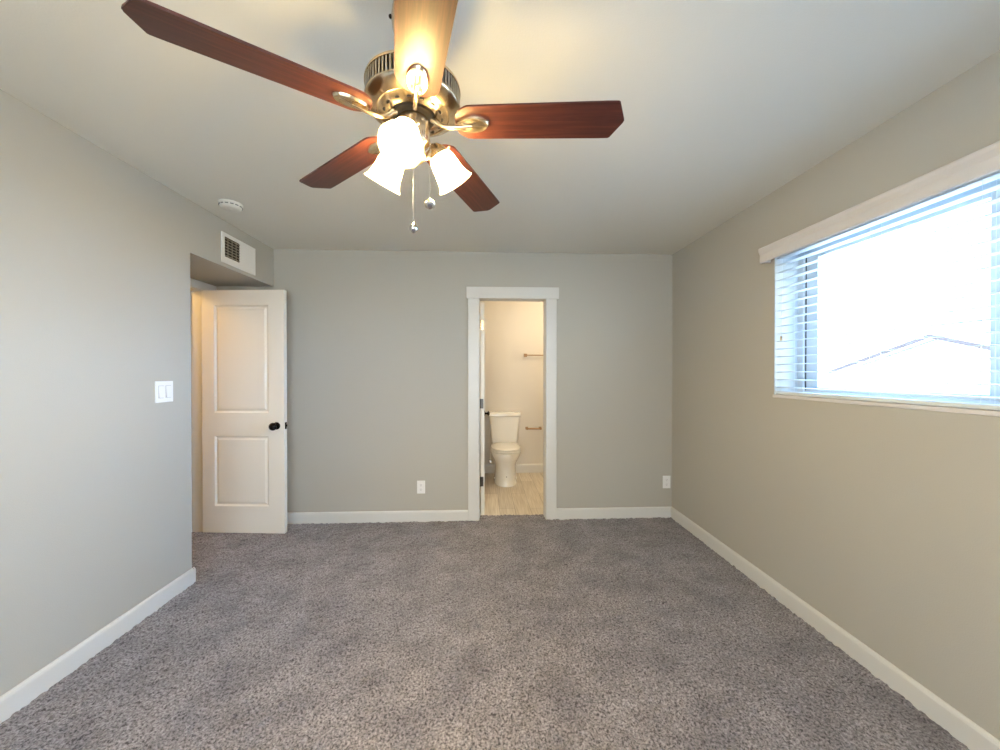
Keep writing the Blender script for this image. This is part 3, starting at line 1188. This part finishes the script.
def rrect(cx, hw_, y0, y1, z, r=0.03, n=6):
    pts = []
    for (sx, sy, a0) in ((1, 1, 0), (-1, 1, PI / 2), (-1, -1, PI), (1, -1, 1.5 * PI)):
        px, py = cx + sx * (hw_ - r), ((y1 - r) if sy > 0 else (y0 + r))
        for k in range(n + 1):
            a = a0 + PI / 2 * k / n
            pts.append(Vector((px + r * math.cos(a), py + r * math.sin(a), z)))
    return pts


bm = NB()
loft(bm, [rrect(TX, 0.150, 4.83, 4.975, 0.400), rrect(TX, 0.160, 4.815, 4.98, 0.425), rrect(TX, 0.166, 4.805, 4.982, 0.45), rrect(TX, 0.184, 4.796, 4.985, 0.62), rrect(TX, 0.199, 4.790, 4.985, 0.785)])
tk = tobj('tank', bm, 'porcelain')
bm = NB()
loft(bm, [rrect(TX, 0.205, 4.784, 4.988, 0.785, 0.032), rrect(TX, 0.213, 4.776, 4.992, 0.792, 0.034), rrect(TX, 0.213, 4.776, 4.992, 0.820, 0.034), rrect(TX, 0.205, 4.784, 4.986, 0.832, 0.03),
          rrect(TX, 0.16, 4.82, 4.95, 0.836, 0.03)])
tobj('tank_lid', bm, 'porcelain')
for s in (-1, 1):
    bm = NB()
    ball(bm, (TX + s * 0.1335, 4.60, 0.05), 0.012, 14, 10)
    tobj('bolt_cap', bm, 'porcelain')
bm = NB()
ball(bm, (TX, 4.3945, 0.115), 0.006, 10, 8, (1, 0.5, 1))
tobj('base_screw', bm, 'steel')

# braided supply hose under the left of the tank
bm = NB()
tube(bm, [(0.085, YBW - 0.002, 0.17), (0.085, YBW - 0.045, 0.172), (0.084, YBW - 0.06, 0.22), (0.092, YBW - 0.07, 0.32), (0.122, YBW - 0.085, 0.415)], 0.006, 10)
tobj('supply_hose', bm, 'plastic')
bm = NB()
mt = Matrix.Translation((0.085, YBW - 0.001, 0.17)) @ Matrix.Rotation(PI / 2, 4, 'X')
lathe(bm, [(0.0, 0.0), (0.024, 0.0), (0.022, 0.006), (0.010, 0.010), (0.010, 0.050), (0.016, 0.052), (0.016, 0.060), (0.0, 0.061)], 20, mt)
tobj('supply_valve', bm, 'chrome')


# towel bar and paper holder on the far wall
def wall_bar(name, x0, x1, z, label, cat, r, sq):
    o = empty(name, ((x0 + x1) / 2, YBW, z))
    tag(o, label, cat)
    hx_ = (x1 - x0) / 2
    for s in (-1, 1):
        bm = NB()
        box(bm, s * hx_ - sq, s * hx_ + sq, -0.010, 0, -sq, sq, 0.003)
        box(bm, s * hx_ - sq * 0.5, s * hx_ + sq * 0.5, -0.062, -0.008, -sq * 0.5, sq * 0.5, 0.002)
        box(bm, s * hx_ - sq * 0.7, s * hx_ + sq * 0.7, -0.072, -0.050, -sq * 0.7, sq * 0.7, 0.003)
        obj('post', bm, 'brass_dull', o)
    bm = NB()
    tube(bm, [(-hx_, -0.060, 0), (hx_, -0.060, 0)], r, 12)
    obj('bar', bm, 'brass_dull', o, True)
    return o


wall_bar('towel_bar', 0.555, 1.165, 1.582, 'thin metal towel bar with square posts high on the bathroom wall', 'towel bar', 0.007, 0.022)
wall_bar('paper_holder', 0.575, 0.755, 0.602, 'empty metal toilet paper holder on the bathroom wall right of the toilet', 'paper holder', 0.011, 0.018)
